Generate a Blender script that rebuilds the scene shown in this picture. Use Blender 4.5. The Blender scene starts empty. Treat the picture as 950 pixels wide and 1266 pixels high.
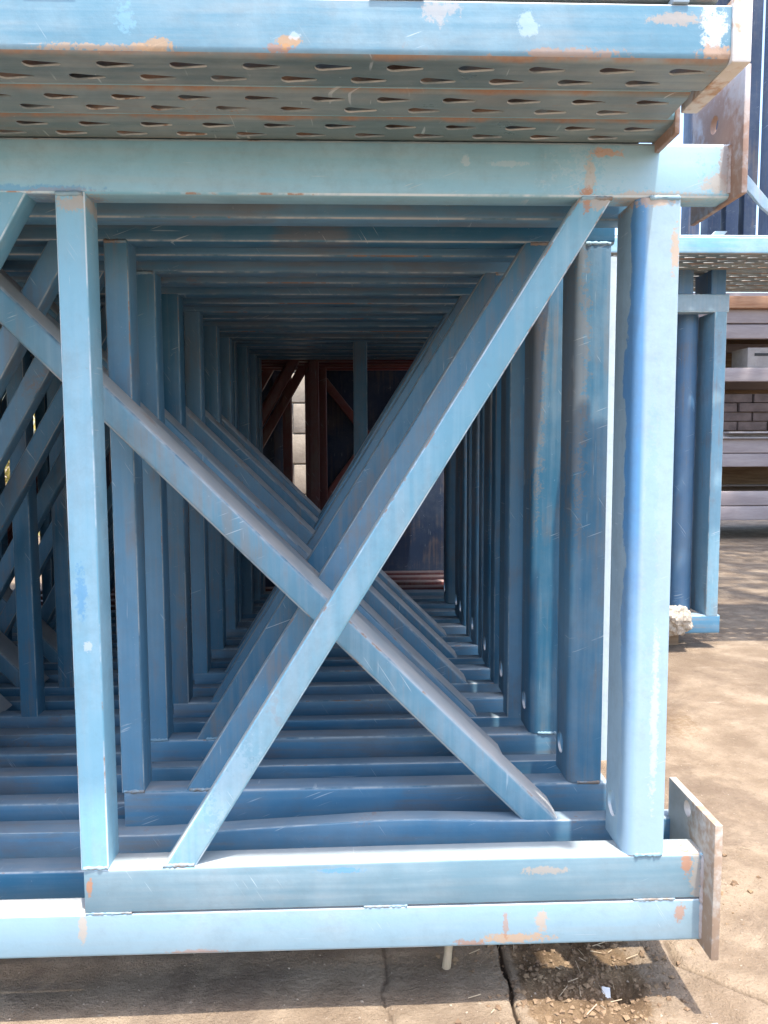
import bpy, bmesh, math, random
from mathutils import Vector, Matrix, noise, Euler

random.seed(7)
S = bpy.context.scene
C = S.collection
R = math.radians
H = 0.72                      # camera height above the ground; truss heights below are relative to the lens

# ------------------------------------------------------------------ camera
cam = bpy.data.cameras.new('camera')
co = bpy.data.objects.new('camera', cam); C.objects.link(co)
cam.sensor_fit = 'VERTICAL'; cam.sensor_height = 36.0; cam.sensor_width = 27.0
cam.lens = 987.0 / 1266.0 * 36.0
cam.clip_start = 0.02; cam.clip_end = 2000
co.location = (0, 0, H)
yaw, pitch, roll = R(2.147), R(4.976), R(-0.25)
rot = Matrix.Rotation(-yaw, 4, 'Z') @ Matrix.Rotation(R(90) - pitch, 4, 'X') @ Matrix.Rotation(roll, 4, 'Z')
co.rotation_euler = rot.to_euler()
S.camera = co

# ------------------------------------------------------------------ sky, sun, exposure
sun_dir = Vector((0.10, -0.25, 1.0)).normalized()
W = bpy.data.worlds.new('World'); S.world = W; W.use_nodes = True
nt = W.node_tree
bg = nt.nodes['Background']
sky = nt.nodes.new('ShaderNodeTexSky'); sky.sky_type = 'NISHITA'; sky.sun_disc = False
sky.sun_elevation = math.asin(sun_dir.z); sky.sun_rotation = math.atan2(sun_dir.x, sun_dir.y)
sky.air_density = 1.0; sky.dust_density = 2.5; sky.ozone_density = 1.0
nt.links.new(sky.outputs[0], bg.inputs[0]); bg.inputs[1].default_value = 0.15
sl = bpy.data.lights.new('sun', 'SUN'); sl.energy = 2.0; sl.angle = R(0.9); sl.color = (1.0, 0.95, 0.86)
so = bpy.data.objects.new('sun', sl); C.objects.link(so)
so.rotation_euler = sun_dir.to_track_quat('Z', 'Y').to_euler(); so.location = (0, -3, 8)
S.view_settings.view_transform = 'Standard'; S.view_settings.look = 'None'
S.view_settings.exposure = 2.05; S.view_settings.gamma = 1.0
S.cycles.max_bounces = 6; S.cycles.diffuse_bounces = 4; S.cycles.glossy_bounces = 3
S.cycles.sample_clamp_indirect = 6.0

# ------------------------------------------------------------------ material helpers
class NB:
    def __init__(s, name):
        s.m = bpy.data.materials.new(name); s.m.use_nodes = True
        s.t = s.m.node_tree; s.p = s.t.nodes['Principled BSDF']
    def n(s, typ, **kw):
        o = s.t.nodes.new(typ)
        for k, v in kw.items(): setattr(o, k, v)
        return o
    def put(s, sock, v):
        if isinstance(v, bpy.types.NodeSocket): s.t.links.new(v, sock)
        elif v is not None:
            if hasattr(sock.default_value, '__len__') and not hasattr(v, '__len__'): v = (v,) * len(sock.default_value)
            if hasattr(v, '__len__') and len(sock.default_value) == 4 and len(v) == 3: v = (*v, 1)
            sock.default_value = v
    def math(s, op, a, b=None, c=None, clamp=False):
        o = s.n('ShaderNodeMath', operation=op); o.use_clamp = clamp
        s.put(o.inputs[0], a)
        if b is not None: s.put(o.inputs[1], b)
        if c is not None: s.put(o.inputs[2], c)
        return o.outputs[0]
    def vmath(s, op, a, b=None):
        o = s.n('ShaderNodeVectorMath', operation=op)
        s.put(o.inputs[0], a)
        if b is not None: s.put(o.inputs[1], b)
        return o.outputs[1] if op in ('LENGTH', 'DOT_PRODUCT', 'DISTANCE') else o.outputs[0]
    def mix(s, f, a, b, mode='MIX'):
        o = s.n('ShaderNodeMix', data_type='RGBA', blend_type=mode)
        s.put(o.inputs[0], f); s.put(o.inputs[6], a); s.put(o.inputs[7], b)
        return o.outputs[2]
    def noise(s, vec, scale, detail=4, rough=.55, dist=0.0):
        o = s.n('ShaderNodeTexNoise'); s.put(o.inputs['Vector'], vec)
        o.inputs['Scale'].default_value = scale; o.inputs['Detail'].default_value = detail
        o.inputs['Roughness'].default_value = rough; o.inputs['Distortion'].default_value = dist
        return o.outputs[0]
    def ramp(s, v, lo, hi, a=0.0, b=1.0):
        o = s.n('ShaderNodeMapRange', interpolation_type='SMOOTHSTEP')
        s.put(o.inputs[0], v)
        for i, x in enumerate((lo, hi, a, b)): o.inputs[i + 1].default_value = x
        return o.outputs[0]
    def coords(s, randomize=True):
        tc = s.n('ShaderNodeTexCoord').outputs['Object']
        if not randomize: return tc, tc
        oi = s.n('ShaderNodeObjectInfo').outputs['Random']
        return tc, s.vmath('ADD', tc, s.vmath('SCALE', (37., 19., 53.)) if False else s.comb(s.math('MULTIPLY', oi, 37.), s.math('MULTIPLY', oi, 91.), s.math('MULTIPLY', oi, 53.)))
    def comb(s, x, y, z):
        o = s.n('ShaderNodeCombineXYZ'); s.put(o.inputs[0], x); s.put(o.inputs[1], y); s.put(o.inputs[2], z); return o.outputs[0]
    def sep(s, v):
        o = s.n('ShaderNodeSeparateXYZ'); s.put(o.inputs[0], v); return o.outputs
    def bump(s, h, dist, strength=1.0):
        o = s.n('ShaderNodeBump'); s.put(o.inputs['Height'], h)
        o.inputs['Distance'].default_value = dist; o.inputs['Strength'].default_value = strength
        s.put(s.p.inputs['Normal'], o.outputs[0])
    def fin(s, col, rough, metal=0.0, spec=0.5):
        s.put(s.p.inputs['Base Color'], col); s.put(s.p.inputs['Roughness'], rough)
        s.put(s.p.inputs['Metallic'], metal); s.p.inputs['Specular IOR Level'].default_value = spec
        return s.m

def blob(b, p, nz, cx, cz, rx, rz, soft=.5, wob=1.4):
    """mask of an uneven stain centred at local x, z"""
    x, y, z = b.sep(p)
    dx = b.math('DIVIDE', b.math('SUBTRACT', x, cx), rx); dz = b.math('DIVIDE', b.math('SUBTRACT', z, cz), rz)
    d = b.math('SQRT', b.math('ADD', b.math('MULTIPLY', dx, dx), b.math('MULTIPLY', dz, dz)))
    d = b.math('ADD', d, b.math('MULTIPLY', b.math('SUBTRACT', nz, .5), 2.6))
    d = b.math('ADD', d, b.math('MULTIPLY', b.math('SUBTRACT', b.noise(p, 210., 5, .7), .5), 2.4))
    return b.ramp(d, .95, .60, 0, 1)

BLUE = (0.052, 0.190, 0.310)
FRONT = (0.185, 0.415, 0.530)      # outermost truss: weather-bleached, with its brighter open-air light put into the colour
def paint(name, base=BLUE, chalk=(0.27, 0.37, 0.43), chalk_amt=.36, dust=.75, rust=.5, stains=(), rnd=True, streak='Z',
          stripe=None, rough=.40, dirty=.45, seam=None):
    b = NB(name)
    p, q = b.coords(rnd)
    oi = b.n('ShaderNodeObjectInfo').outputs['Random']
    big = b.noise(q, 3.2, 5, .6, .4)
    mid = b.noise(q, 17., 6, .62)
    fine = b.noise(q, 170., 3, .6)
    sc = {'Z': (60., 60., 2.2), 'X': (2.2, 60., 60.)}[streak]
    stk = b.noise(b.vmath('MULTIPLY', q, sc), 1.6, 4, .6)
    hv = b.n('ShaderNodeHueSaturation'); b.put(hv.inputs['Color'], base)
    b.put(hv.inputs['Value'], b.math('MULTIPLY_ADD', oi, .46, .74)); b.put(hv.inputs['Saturation'], b.math('MULTIPLY_ADD', oi, -.18, 1.05))
    col = hv.outputs[0]
    # sun-bleached, chalky paint in soft patches and drawn-out streaks
    cm = b.math('MULTIPLY_ADD', big, .9, b.math('MULTIPLY_ADD', stk, .55, b.math('MULTIPLY', mid, .35)))
    cmask = b.ramp(cm, .74, 1.16)
    col = b.mix(b.math('MULTIPLY', cmask, chalk_amt), col, chalk)
    if stripe:   # cleaner paint left along the post's rounded corner, the chalk worn to an uneven edge
        ang = stripe
        xx, yy, zz = b.sep(p)
        e = b.math('ADD', b.math('SUBTRACT', xx, ang[0]), b.math('MULTIPLY', yy, -1.0))
        wv = b.noise(b.vmath('MULTIPLY', p, (6., 6., 6.)), 1.3, 5, .55)
        e2 = b.math('ADD', e, b.math('ADD', b.math('MULTIPLY', b.math('SUBTRACT', wv, .5), .085), b.math('MULTIPLY', b.math('SUBTRACT', b.noise(p, 70., 5, .7), .5), .022)))
        band = b.math('MULTIPLY', b.ramp(e2, ang[1], ang[1] + .003), b.ramp(e, ang[2] + .004, ang[2] - .004))
        lowf = b.ramp(b.math('ADD', zz, b.math('MULTIPLY', mid, .3)), -.28, .10)
        col = b.mix(.62, col, (0.37, 0.44, 0.49))  # whole post whitened, sunlight on it put into the chalk tone
        col = b.mix(b.math('MULTIPLY', band, b.math('MULTIPLY_ADD', lowf, .75, .2)), col, (0.085, 0.26, 0.50))
    # brown yard dirt washed down in broad smears
    dirt = b.math('MULTIPLY', b.ramp(b.math('MULTIPLY_ADD', stk, .6, b.noise(q, 5.5, 5, .6, .6)), .78, 1.02), dirty)
    col = b.mix(dirt, col, (0.20, 0.145, 0.105))
    # specks and scuffs
    sp = b.ramp(fine, .70, .78)
    col = b.mix(b.math('MULTIPLY', sp, .35), col, (0.55, 0.60, 0.60))
    scr = b.noise(b.vmath('MULTIPLY', q, (9., 9., 220.) if streak == 'X' else (220., 9., 14.)), 1.0, 2, .5)
    col = b.mix(b.math('MULTIPLY', b.ramp(scr, .72, .78), .35), col, (0.60, 0.66, 0.68))
    # thin scratches in a few directions and small chips
    for k, (rot, sc2) in enumerate(((.35, (16., 16., 420.)), (-1.0, (12., 12., 520.)))):
        vr = b.n('ShaderNodeVectorRotate', rotation_type='Y_AXIS'); b.put(vr.inputs['Vector'], q); vr.inputs['Angle'].default_value = rot
        sn = b.noise(b.vmath('MULTIPLY', vr.outputs[0], sc2), 1.0, 1, .4)
        gate = b.ramp(b.noise(q, 9. + 3*k, 3, .6), .56, .64)
        col = b.mix(b.math('MULTIPLY', b.math('MULTIPLY', b.ramp(sn, .70, .735), gate), .55), col, (0.58, 0.63, 0.65))
    chip = b.math('MULTIPLY', b.ramp(b.noise(q, 120., 6, .75), .66, .69), b.ramp(big, .47, .60))
    col = b.mix(b.math('MULTIPLY', chip, .7), col, (0.30, 0.24, 0.20))
    grime = b.ramp(b.math('MULTIPLY_ADD', b.noise(q, 38., 8, .75), .8, b.math('MULTIPLY', big, .5)), .58, .84)
    col = b.mix(b.math('MULTIPLY', grime, .22), col, (0.13, 0.15, 0.155))
    # dust lying on whatever faces up, its paleness also standing for light from above
    nz = b.sep(b.n('ShaderNodeNewGeometry').outputs['Normal'])[2]
    dm = b.math('MULTIPLY', b.ramp(nz, .2, .65), b.math('MULTIPLY_ADD', mid, .9, .4), clamp=True)
    col = b.mix(b.math('MULTIPLY', dm, dust), col, (0.56, 0.51, 0.46))
    # rust freckles in patches
    rm = b.math('MULTIPLY', b.ramp(b.math('MULTIPLY_ADD', fine, .45, mid), .80, .90), b.ramp(big, .54, .68))
    rcol = b.mix(fine, (0.20, 0.075, 0.03), (0.38, 0.19, 0.08))
    col = b.mix(b.math('MULTIPLY', rm, rust), col, rcol)
    if seam:     # rust creeping in from the folded edges
        ed = b.math('ABSOLUTE', b.math('SUBTRACT', b.sep(p)[1], seam))
        em = b.ramp(b.math('MULTIPLY_ADD', b.math('SUBTRACT', mid, .5), .03, ed), .026, .034)
        col = b.mix(b.math('MULTIPLY', em, .75), col, rcol)
    for (cx, cz, rx, rz, c, a) in stains:
        m = blob(b, p, b.noise(p, 48., 6, .7), cx, cz, rx, rz, .55, 1.5)
        col = b.mix(b.math('MULTIPLY', m, a), col, c)
    rg = b.math('ADD', rough - .08, b.math('MULTIPLY', b.math('MAXIMUM', cmask, dm), .28))
    rg = b.math('MULTIPLY_ADD', mid, .15, rg)
    b.bump(b.math('MULTIPLY_ADD', fine, .25, b.math('MULTIPLY_ADD', mid, .7, big)), .0011, .6)
    return b.fin(col, rg)

RU = (0.42, 0.17, 0.06); TAN = (0.50, 0.33, 0.20); WHT = (0.52, 0.60, 0.64); VIV = (0.05, 0.26, 0.52)
M = {}
M['paint'] = paint('blue_paint')
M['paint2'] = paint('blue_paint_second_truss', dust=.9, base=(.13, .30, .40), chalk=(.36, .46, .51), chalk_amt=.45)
M['paint_x'] = paint('blue_paint_along', streak='X', dust=.32)
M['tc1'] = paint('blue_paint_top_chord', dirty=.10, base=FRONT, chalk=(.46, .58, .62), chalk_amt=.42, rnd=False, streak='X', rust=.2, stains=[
    (.292, .331, .022, .006, (.55, .25, .10), .85), (.275, .300, .008, .034, TAN, .6), (.272, .286, .012, .008, RU, .8),
    (.350, .284, .05, .006, TAN, .7), (.425, .297, .022, .012, TAN, .7), (.435, .32, .010, .03, (.30, .15, .08), .75),
    (.36, .315, .13, .06, (.50, .60, .65), .3), (.18, .318, .03, .004, WHT, .4), (.13, .322, .006, .008, WHT, .5),  # first, broad pale patch paints the sunlight on the chord's right end
    (-.33, .283, .05, .005, TAN, .6), (-.36, .285, .08, .006, VIV, .5)])
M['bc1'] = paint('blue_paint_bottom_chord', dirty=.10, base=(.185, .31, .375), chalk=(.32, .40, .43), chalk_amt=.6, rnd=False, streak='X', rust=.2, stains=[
    (.20, -.617, .05, .007, TAN, .8), (.23, -.596, .008, .018, TAN, .6), (.185, -.6, .004, .02, RU, .5),
    (-.335, -.585, .006, .03, TAN, .5), (-.2, -.624, .04, .004, RU, .5), (.405, -.59, .007, .014, RU, .6), (.14, -.622, .02, .006, RU, .6)])
M['rt1'] = paint('blue_paint_reinforcing_tube', dirty=.10, base=(.185, .31, .375), chalk=(.32, .40, .43), chalk_amt=.6, rnd=False, streak='X', rust=.15, dust=.45, stains=[
    (.235, -.53, .03, .006, TAN, .4), (.412, -.528, .008, .018, RU, .7), (-.325, -.535, .004, .012, RU, .7),
    (-.02, -.523, .03, .004, VIV, .5), (.425, -.54, .01, .04, TAN, .4)])
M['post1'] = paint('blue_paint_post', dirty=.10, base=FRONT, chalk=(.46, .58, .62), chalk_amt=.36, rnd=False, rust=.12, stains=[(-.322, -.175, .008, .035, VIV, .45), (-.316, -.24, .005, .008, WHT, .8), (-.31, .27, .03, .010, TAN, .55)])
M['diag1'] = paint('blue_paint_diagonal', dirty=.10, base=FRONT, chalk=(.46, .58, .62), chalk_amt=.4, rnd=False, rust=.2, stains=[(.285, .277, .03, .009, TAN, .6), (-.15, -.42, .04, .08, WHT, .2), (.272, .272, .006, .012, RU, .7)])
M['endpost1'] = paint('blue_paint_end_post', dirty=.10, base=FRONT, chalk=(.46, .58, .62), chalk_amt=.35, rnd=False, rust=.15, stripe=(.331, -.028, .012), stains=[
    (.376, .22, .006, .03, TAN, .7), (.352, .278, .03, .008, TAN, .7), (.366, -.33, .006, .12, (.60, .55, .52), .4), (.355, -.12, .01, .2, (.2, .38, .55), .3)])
M['endpost'] = paint('blue_paint_worn_end_post', chalk_amt=.5, rust=.45, stains=[(.335, .12, .02, .25, (.26, .20, .15), .45)])
def edge_paint(name, base, worn):
    b = NB(name); p, q = b.coords(True)
    n1 = b.noise(q, 7., 5, .65); n2 = b.noise(q, 60., 4, .6)
    col = b.mix(b.ramp(b.math('MULTIPLY_ADD', n2, .35, n1), .55, .78), base, worn)
    col = b.mix(b.math('MULTIPLY', b.ramp(b.math('MULTIPLY_ADD', n2, .5, b.noise(q, 4., 3)), .84, .92), .8), col, (.30, .15, .07))
    return b.fin(col, .38)
M['hole_rim'] = edge_paint('hole_rim_glint', (.30, .36, .38), (.66, .67, .64))  # glints on the hole edges painted as a pale colour
M['edge'] = edge_paint('rubbed_highlit_edge', (.08, .18, .25), (.38, .42, .43))  # rubbed paint, with edge highlights painted into the pale tone
M['edge1'] = edge_paint('rubbed_bleached_highlight', FRONT, (.60, .68, .72))  # bleached variant: wear plus painted edge highlights
M['red'] = paint('red_primer', base=(.17, .030, .024), chalk=(.26, .10, .08), chalk_amt=.3, rust=.2, dust=.4)
M['rack'] = paint('worn_shaded_rack_paint', base=(.135, .19, .20), chalk=(.40, .43, .42), chalk_amt=.65, streak='X', rust=1.0, rough=.30, dirty=.4, seam=.033)  # worn web paint, greyed to carry the shade under the uprights
M['rack_face'] = paint('lit_face_rack_paint', base=FRONT, chalk=(.50, .62, .66), chalk_amt=.6, streak='X', rust=.5, rough=.36, dirty=.12)  # lit copy of the rack paint for the front-facing flange
def rusty(name, a=(.30, .17, .10), c2=(.34, .30, .28), c3=(.17, .07, .035), metal=0.0):
    b = NB(name); p, q = b.coords(True)
    n1 = b.noise(q, 22., 7, .65); n2 = b.noise(q, 90., 4, .6); n3 = b.noise(q, 8., 4, .6)
    col = b.mix(b.ramp(n1, .38, .62), a, c2)
    col = b.mix(b.math('MULTIPLY', b.ramp(b.math('MULTIPLY_ADD', n2, .4, n3), .66, .82), .9), col, c3)
    col = b.mix(b.math('MULTIPLY', b.ramp(n2, .66, .72), .5), col, (.45, .40, .36))
    b.bump(b.math('MULTIPLY_ADD', n2, .4, n1), .0015, .8)
    return b.fin(col, b.math('MULTIPLY_ADD', n1, .3, .5), metal)
M['plate'] = rusty('bare_plate_steel', (.40, .36, .31), (.46, .43, .39), (.30, .20, .13))
M['plate_rust'] = rusty('rusty_plate_steel', (.38, .32, .29), (.40, .39, .40), (.27, .16, .11))
M['foot'] = rusty('scuffed_sunlit_foot_plate', (.62, .58, .52), (.70, .68, .66), (.40, .20, .08))  # scuffed steel, its sunlit white put into the pale tone
M['weld'] = rusty('weld_metal', (.17, .30, .38), (.28, .40, .46), (.24, .17, .12))
def simple(name, c, c2, scale, rough=.7, bump=.002, metal=0., stretch=(1, 1, 1)):
    b = NB(name); p, q = b.coords(True)
    v = b.vmath('MULTIPLY', q, stretch)
    n1 = b.noise(v, scale, 7, .6); n2 = b.noise(v, scale * 9, 4, .6)
    col = b.mix(b.ramp(b.math('MULTIPLY_ADD', n2, .3, n1), .45, .85), c, c2)
    b.bump(b.math('MULTIPLY_ADD', n2, .5, n1), bump, .7)
    return b.fin(col, b.math('MULTIPLY_ADD', n1, .2, rough - .1), metal)
M['block'] = simple('concrete_block', (.27, .22, .165), (.37, .31, .24), 9., .9, .004)
M['mortar'] = simple('mortar', (.30, .27, .23), (.38, .34, .29), 20., .95)
M['timber'] = simple('old_timber', (.20, .12, .07), (.34, .23, .14), 6., .85, .002, 0., (.6, 8, 8))
M['orange_plank'] = simple('orange_plank', (.32, .15, .08), (.44, .25, .15), 6., .8, .002, 0., (.5, 8, 8))
M['stick'] = simple('dry_stick', (.42, .31, .20), (.55, .43, .29), 40., .85)
M['grey_beam'] = simple('dusty_pinkish_steel', (.27, .22, .22), (.38, .32, .31), 5., .55, .001, 0., (.4, 3, 3))
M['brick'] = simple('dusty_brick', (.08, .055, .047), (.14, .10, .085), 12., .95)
M['sheet'] = simple('grey_sheet', (.28, .25, .25), (.36, .33, .32), 10., .6)
M['box'] = simple('pale_card', (.30, .26, .24), (.38, .34, .31), 12., .8)
M['darkslot'] = simple('dark_slot', (.03, .03, .03), (.05, .05, .05), 12., .8)
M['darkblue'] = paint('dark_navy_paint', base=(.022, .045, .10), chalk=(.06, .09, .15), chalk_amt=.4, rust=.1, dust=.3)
M['pale'] = paint('pale_blue_paint', base=(.24, .36, .44), chalk=(.5, .55, .58), chalk_amt=.5, rust=.1)
M['pipe'] = paint('pipe_blue_paint', base=(.055, .15, .27), chalk_amt=.25, rust=.3)
M['sunpost'] = paint('sunlit_tone_end_post', base=(.46, .56, .60), chalk=(.62, .66, .67), rust=.5, dirty=.2)  # sunlight on the narrow post put in as paler paint
M['clod'] = simple('dirt_clods', (.16, .10, .06), (.28, .19, .11), 30., .95)
M['pebble'] = simple('pale_grit', (.24, .18, .13), (.40, .32, .24), 30., .9)
M['scrap'] = simple('white_scrap', (.70, .69, .67), (.78, .77, .75), 30., .6)
M['leaf'] = simple('dry_leaves', (.16, .14, .03), (.42, .33, .08), 14., .7)
M['tree_leaf'] = simple('tree_leaves', (.035, .07, .018), (.08, .12, .03), 14., .6)
M['wood_stem'] = simple('shrub_stem', (.12, .08, .05), (.2, .14, .09), 20., .9)
# printed crumpled paper
b = NB('printed_paper'); p, q = b.coords(False)
bk = b.n('ShaderNodeTexBrick'); b.put(bk.inputs['Vector'], b.vmath('ADD', b.comb(b.sep(p)[0], b.sep(p)[2], 0.), b.vmath('SCALE', p)))
bk.inputs['Scale'].default_value = 14.; bk.inputs['Mortar Size'].default_value = .03
b.put(bk.inputs['Color1'], (.42, .37, .29)); b.put(bk.inputs['Color2'], (.46, .40, .32)); b.put(bk.inputs['Mortar'], (.36, .31, .25))
tx = b.noise(b.vmath('MULTIPLY', p, (170., 170., 90.)), 1., 1, .5)
col = b.mix(b.math('MULTIPLY', b.ramp(tx, .55, .6), .55), bk.outputs[0], (.22, .20, .17))
M['paper'] = b.fin(col, .85)

# ground: dusty concrete slab, soil and cracks
b = NB('yard_ground'); tc = b.n('ShaderNodeTexCoord').outputs['Object']
gx, gy, gz = b.sep(tc)
n_b = b.noise(tc, 1.3, 7, .6, .3); n_m = b.noise(tc, 9., 7, .62); n_f = b.noise(tc, 70., 5, .65); n_g = b.noise(tc, 330., 3, .6)
conc = b.mix(b.ramp(n_m, .35, .7), (.200, .146, .099), (.315, .243, .171))
conc = b.mix(b.math('MULTIPLY', b.ramp(n_b, .5, .72), .6), conc, (.115, .080, .054))
soil = b.mix(b.ramp(b.math('MULTIPLY_ADD', n_f, .5, n_m), .5, 1.0), (.095, .058, .031), (.21, .142, .083))
at = b.n('ShaderNodeAttribute', attribute_name='soil').outputs['Fac']
sm = b.ramp(b.math('ADD', at, b.math('MULTIPLY', b.math('SUBTRACT', n_f, .5), .6)), .35, .6)
col = b.mix(sm, conc, soil)
col = b.mix(b.math('MULTIPLY', b.ramp(n_g, .62, .72), .45), col, (.36, .29, .22))
col = b.mix(b.math('MULTIPLY', b.ramp(n_g, .40, .32), .45), col, (.09, .06, .038))
cr = b.n('ShaderNodeAttribute', attribute_name='crack').outputs['Fac']
col = b.mix(b.ramp(cr, .3, .8), col, (.04, .027, .018))
stn = b.ramp(b.noise(tc, 2.1, 8, .7, .8), .50, .60)
col = b.mix(b.math('MULTIPLY', stn, .5), col, (.12, .085, .062))
scf = b.math('MULTIPLY', b.ramp(b.noise(b.vmath('MULTIPLY', tc, (3., 14., 1.)), 2.2, 8, .75), .60, .68), b.ramp(n_b, .42, .56))
col = b.mix(b.math('MULTIPLY', scf, .55), col, (.38, .31, .24))
spk = b.ramp(b.noise(tc, 140., 2, .5), .70, .74)
col = b.mix(b.math('MULTIPLY', spk, .35), col, (.42, .36, .29))
b.bump(b.math('MULTIPLY_ADD', n_g, .3, b.math('MULTIPLY_ADD', n_f, .8, n_m)), .008, 1.0)
M['ground'] = b.fin(col, .92, 0., .25)

# ------------------------------------------------------------------ object helpers
def mesh(name, V, F, mat, smooth=35):
    me = bpy.data.meshes.new(name); me.from_pydata([tuple(v) for v in V], [], F); me.update()
    bm = bmesh.new(); bm.from_mesh(me); bmesh.ops.recalc_face_normals(bm, faces=bm.faces); bm.to_mesh(me); bm.free()
    if mat: me.materials.append(M[mat])
    if smooth:
        me.polygons.foreach_set('use_smooth', [True] * len(me.polygons)); me.set_sharp_from_angle(angle=R(smooth))
    return me
def obj(name, me, parent=None):
    o = bpy.data.objects.new(name, me); C.objects.link(o)
    if parent: o.parent = parent
    return o
def tag(o, label=None, cat=None, group=None, kind=None):
    if label: o['label'] = label
    if cat: o['category'] = cat
    if group: o['group'] = group
    if kind: o['kind'] = kind
    return o
def thing(name, loc, label, cat, group=None):
    return tag(obj(name, None), label, cat, group) if loc is None else _th(name, loc, label, cat, group)
def _th(name, loc, label, cat, group=None):
    o = obj(name, None); o.location = loc; o.empty_display_size = .05
    return tag(o, label, cat, group)

def rrect(w, d, r, seg=3):
    pts = []
    rt, rb = r if isinstance(r, tuple) else (r, r)
    for cx, cy, a0, r in ((w/2-rt, d/2-rt, 0, rt), (-w/2+rt, d/2-rt, 90, rt), (-w/2+rb, -d/2+rb, 180, rb), (w/2-rb, -d/2+rb, 270, rb)):
        for i in range(seg + 1):
            a = R(a0 + 90 * i / seg); pts.append((cx + r * math.cos(a), cy + r * math.sin(a)))
    return pts
def sweep(name, rings, mat, cap=True, smooth=35, edges=None):
    n = len(rings[0]); V = [v for r in rings for v in r]; F = []
    for k in range(len(rings) - 1):
        for i in range(n):
            j = (i + 1) % n; F.append((k*n+i, k*n+j, (k+1)*n+j, (k+1)*n+i))
    if cap: F.append(tuple(range(n))[::-1]); F.append(tuple((len(rings)-1)*n + i for i in range(n)))
    me = mesh(name, V, F, mat, smooth)
    if edges and n == 16:      # the middle of each rounded corner carries rubbed paint with a painted highlight
        me.materials.append(M[edges])
        for k in range(len(rings) - 1):
            for i in (1, 5, 9, 13): me.polygons[k*n+i].material_index = 1
    return me
EDGE = {'paint': 'edge', 'paint_x': 'edge', 'paint2': 'edge', 'endpost': 'edge', 'tc1': 'edge1', 'bc1': 'edge1', 'rt1': 'edge1', 'post1': 'edge1', 'diag1': 'edge1', 'pale': 'edge1'}
def chord(name, x0, x1, y0, d, z0, z1, r, mat, seg=1, wav=None):
    """rounded box tube along x"""
    pr = rrect(d, z1 - z0, r); rings = []
    for k in range(seg + 1):
        x = x0 + (x1 - x0) * k / seg; dy, dz = wav(x) if wav else (0, 0)
        rings.append([(x, y0 + d/2 + a + dy, (z0 + z1)/2 + c + (dz if c > 0 else 0)) for a, c in pr])
    return sweep(name, rings, mat, edges=EDGE.get(mat))
def upright_tube(name, x0, x1, y0, d, z0, z1, r, mat):
    pr = rrect(x1 - x0, d, r)
    return sweep(name, [[((x0+x1)/2 + a, y0 + d/2 + c, z) for a, c in pr] for z in (z0, z1)], mat, edges=EDGE.get(mat))
def diagonal(name, xa, za, xb, zb, w, y0, d, r, mat):
    """square tube in the x-z plane whose ends are cut level at za and zb"""
    dx, dz = xb - xa, zb - za; L = math.hypot(dx, dz); dx /= L; dz /= L
    nx, nz = dz, -dx
    pr = rrect(w, d, r); rings = []
    for (x, z) in ((xa, za), (xb, zb)):
        ring = []
        for a, c in pr:
            px, pz = x + nx * a, z + nz * a
            t = (z - pz) / dz
            ring.append((px + dx * t, y0 + d/2 + c, z))
        rings.append(ring)
    return sweep(name, rings, mat, edges=EDGE.get(mat))
def box(name, x0, x1, y0, y1, z0, z1, mat, bev=.0):
    bm = bmesh.new(); bmesh.ops.create_cube(bm, size=1)
    for v in bm.verts: v.co = Vector((x0 + (v.co.x + .5)*(x1-x0), y0 + (v.co.y + .5)*(y1-y0), z0 + (v.co.z + .5)*(z1-z0)))
    if bev: bmesh.ops.bevel(bm, geom=bm.edges[:], offset=bev, segments=2, affect='EDGES', profile=.5)
    me = bpy.data.meshes.new(name); bm.to_mesh(me); bm.free(); me.materials.append(M[mat])
    if bev: me.polygons.foreach_set('use_smooth', [True]*len(me.polygons)); me.set_sharp_from_angle(angle=R(40))
    return me
def cylinder(name, p0, p1, r, mat, n=24, r2=None):
    p0, p1 = Vector(p0), Vector(p1); ax = (p1-p0).normalized(); u = ax.orthogonal().normalized(); v = ax.cross(u)
    r2 = r if r2 is None else r2
    return sweep(name, [[p + (u*math.cos(2*math.pi*i/n) + v*math.sin(2*math.pi*i/n))*rr for i in range(n)] for p, rr in ((p0, r), (p1, r2))], mat)
def drilled(me, holes):
    """me with cylindrical holes; holes = [(p0, p1, r)]"""
    o = obj('drill_work', me); tmp = [o]
    for p0, p1, r in holes:
        c = obj('drill_bit', cylinder('drill_bit', p0, p1, r, None, 20)); tmp.append(c)
        m = o.modifiers.new('b', 'BOOLEAN'); m.operation = 'DIFFERENCE'; m.object = c; m.solver = 'EXACT'
    dg = bpy.context.evaluated_depsgraph_get(); dg.update()
    out = bpy.data.meshes.new_from_object(o.evaluated_get(dg)); out.name = me.name
    for t in tmp: bpy.data.objects.remove(t)
    out.set_sharp_from_angle(angle=R(35))
    return out
def bead(name, p0, p1, r, mat='weld', n=None):
    """uneven weld bead"""
    p0, p1 = Vector(p0), Vector(p1); L = (p1-p0).length; n = n or max(6, int(L/.0028)); ax = (p1-p0).normalized()
    u = ax.orthogonal().normalized(); v = ax.cross(u); rings = []
    for k in range(n+1):
        rr = r*(.9 + .14*(k % 2) + random.uniform(-.2, .25)); c = p0 + (p1-p0)*k/n + Vector((random.uniform(-1, 1),)*3)*r*.15
        rings.append([c + (u*math.cos(a*math.pi/3) + v*math.sin(a*math.pi/3))*rr for a in range(6)])
    return sweep(name, rings, mat, smooth=60)

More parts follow.
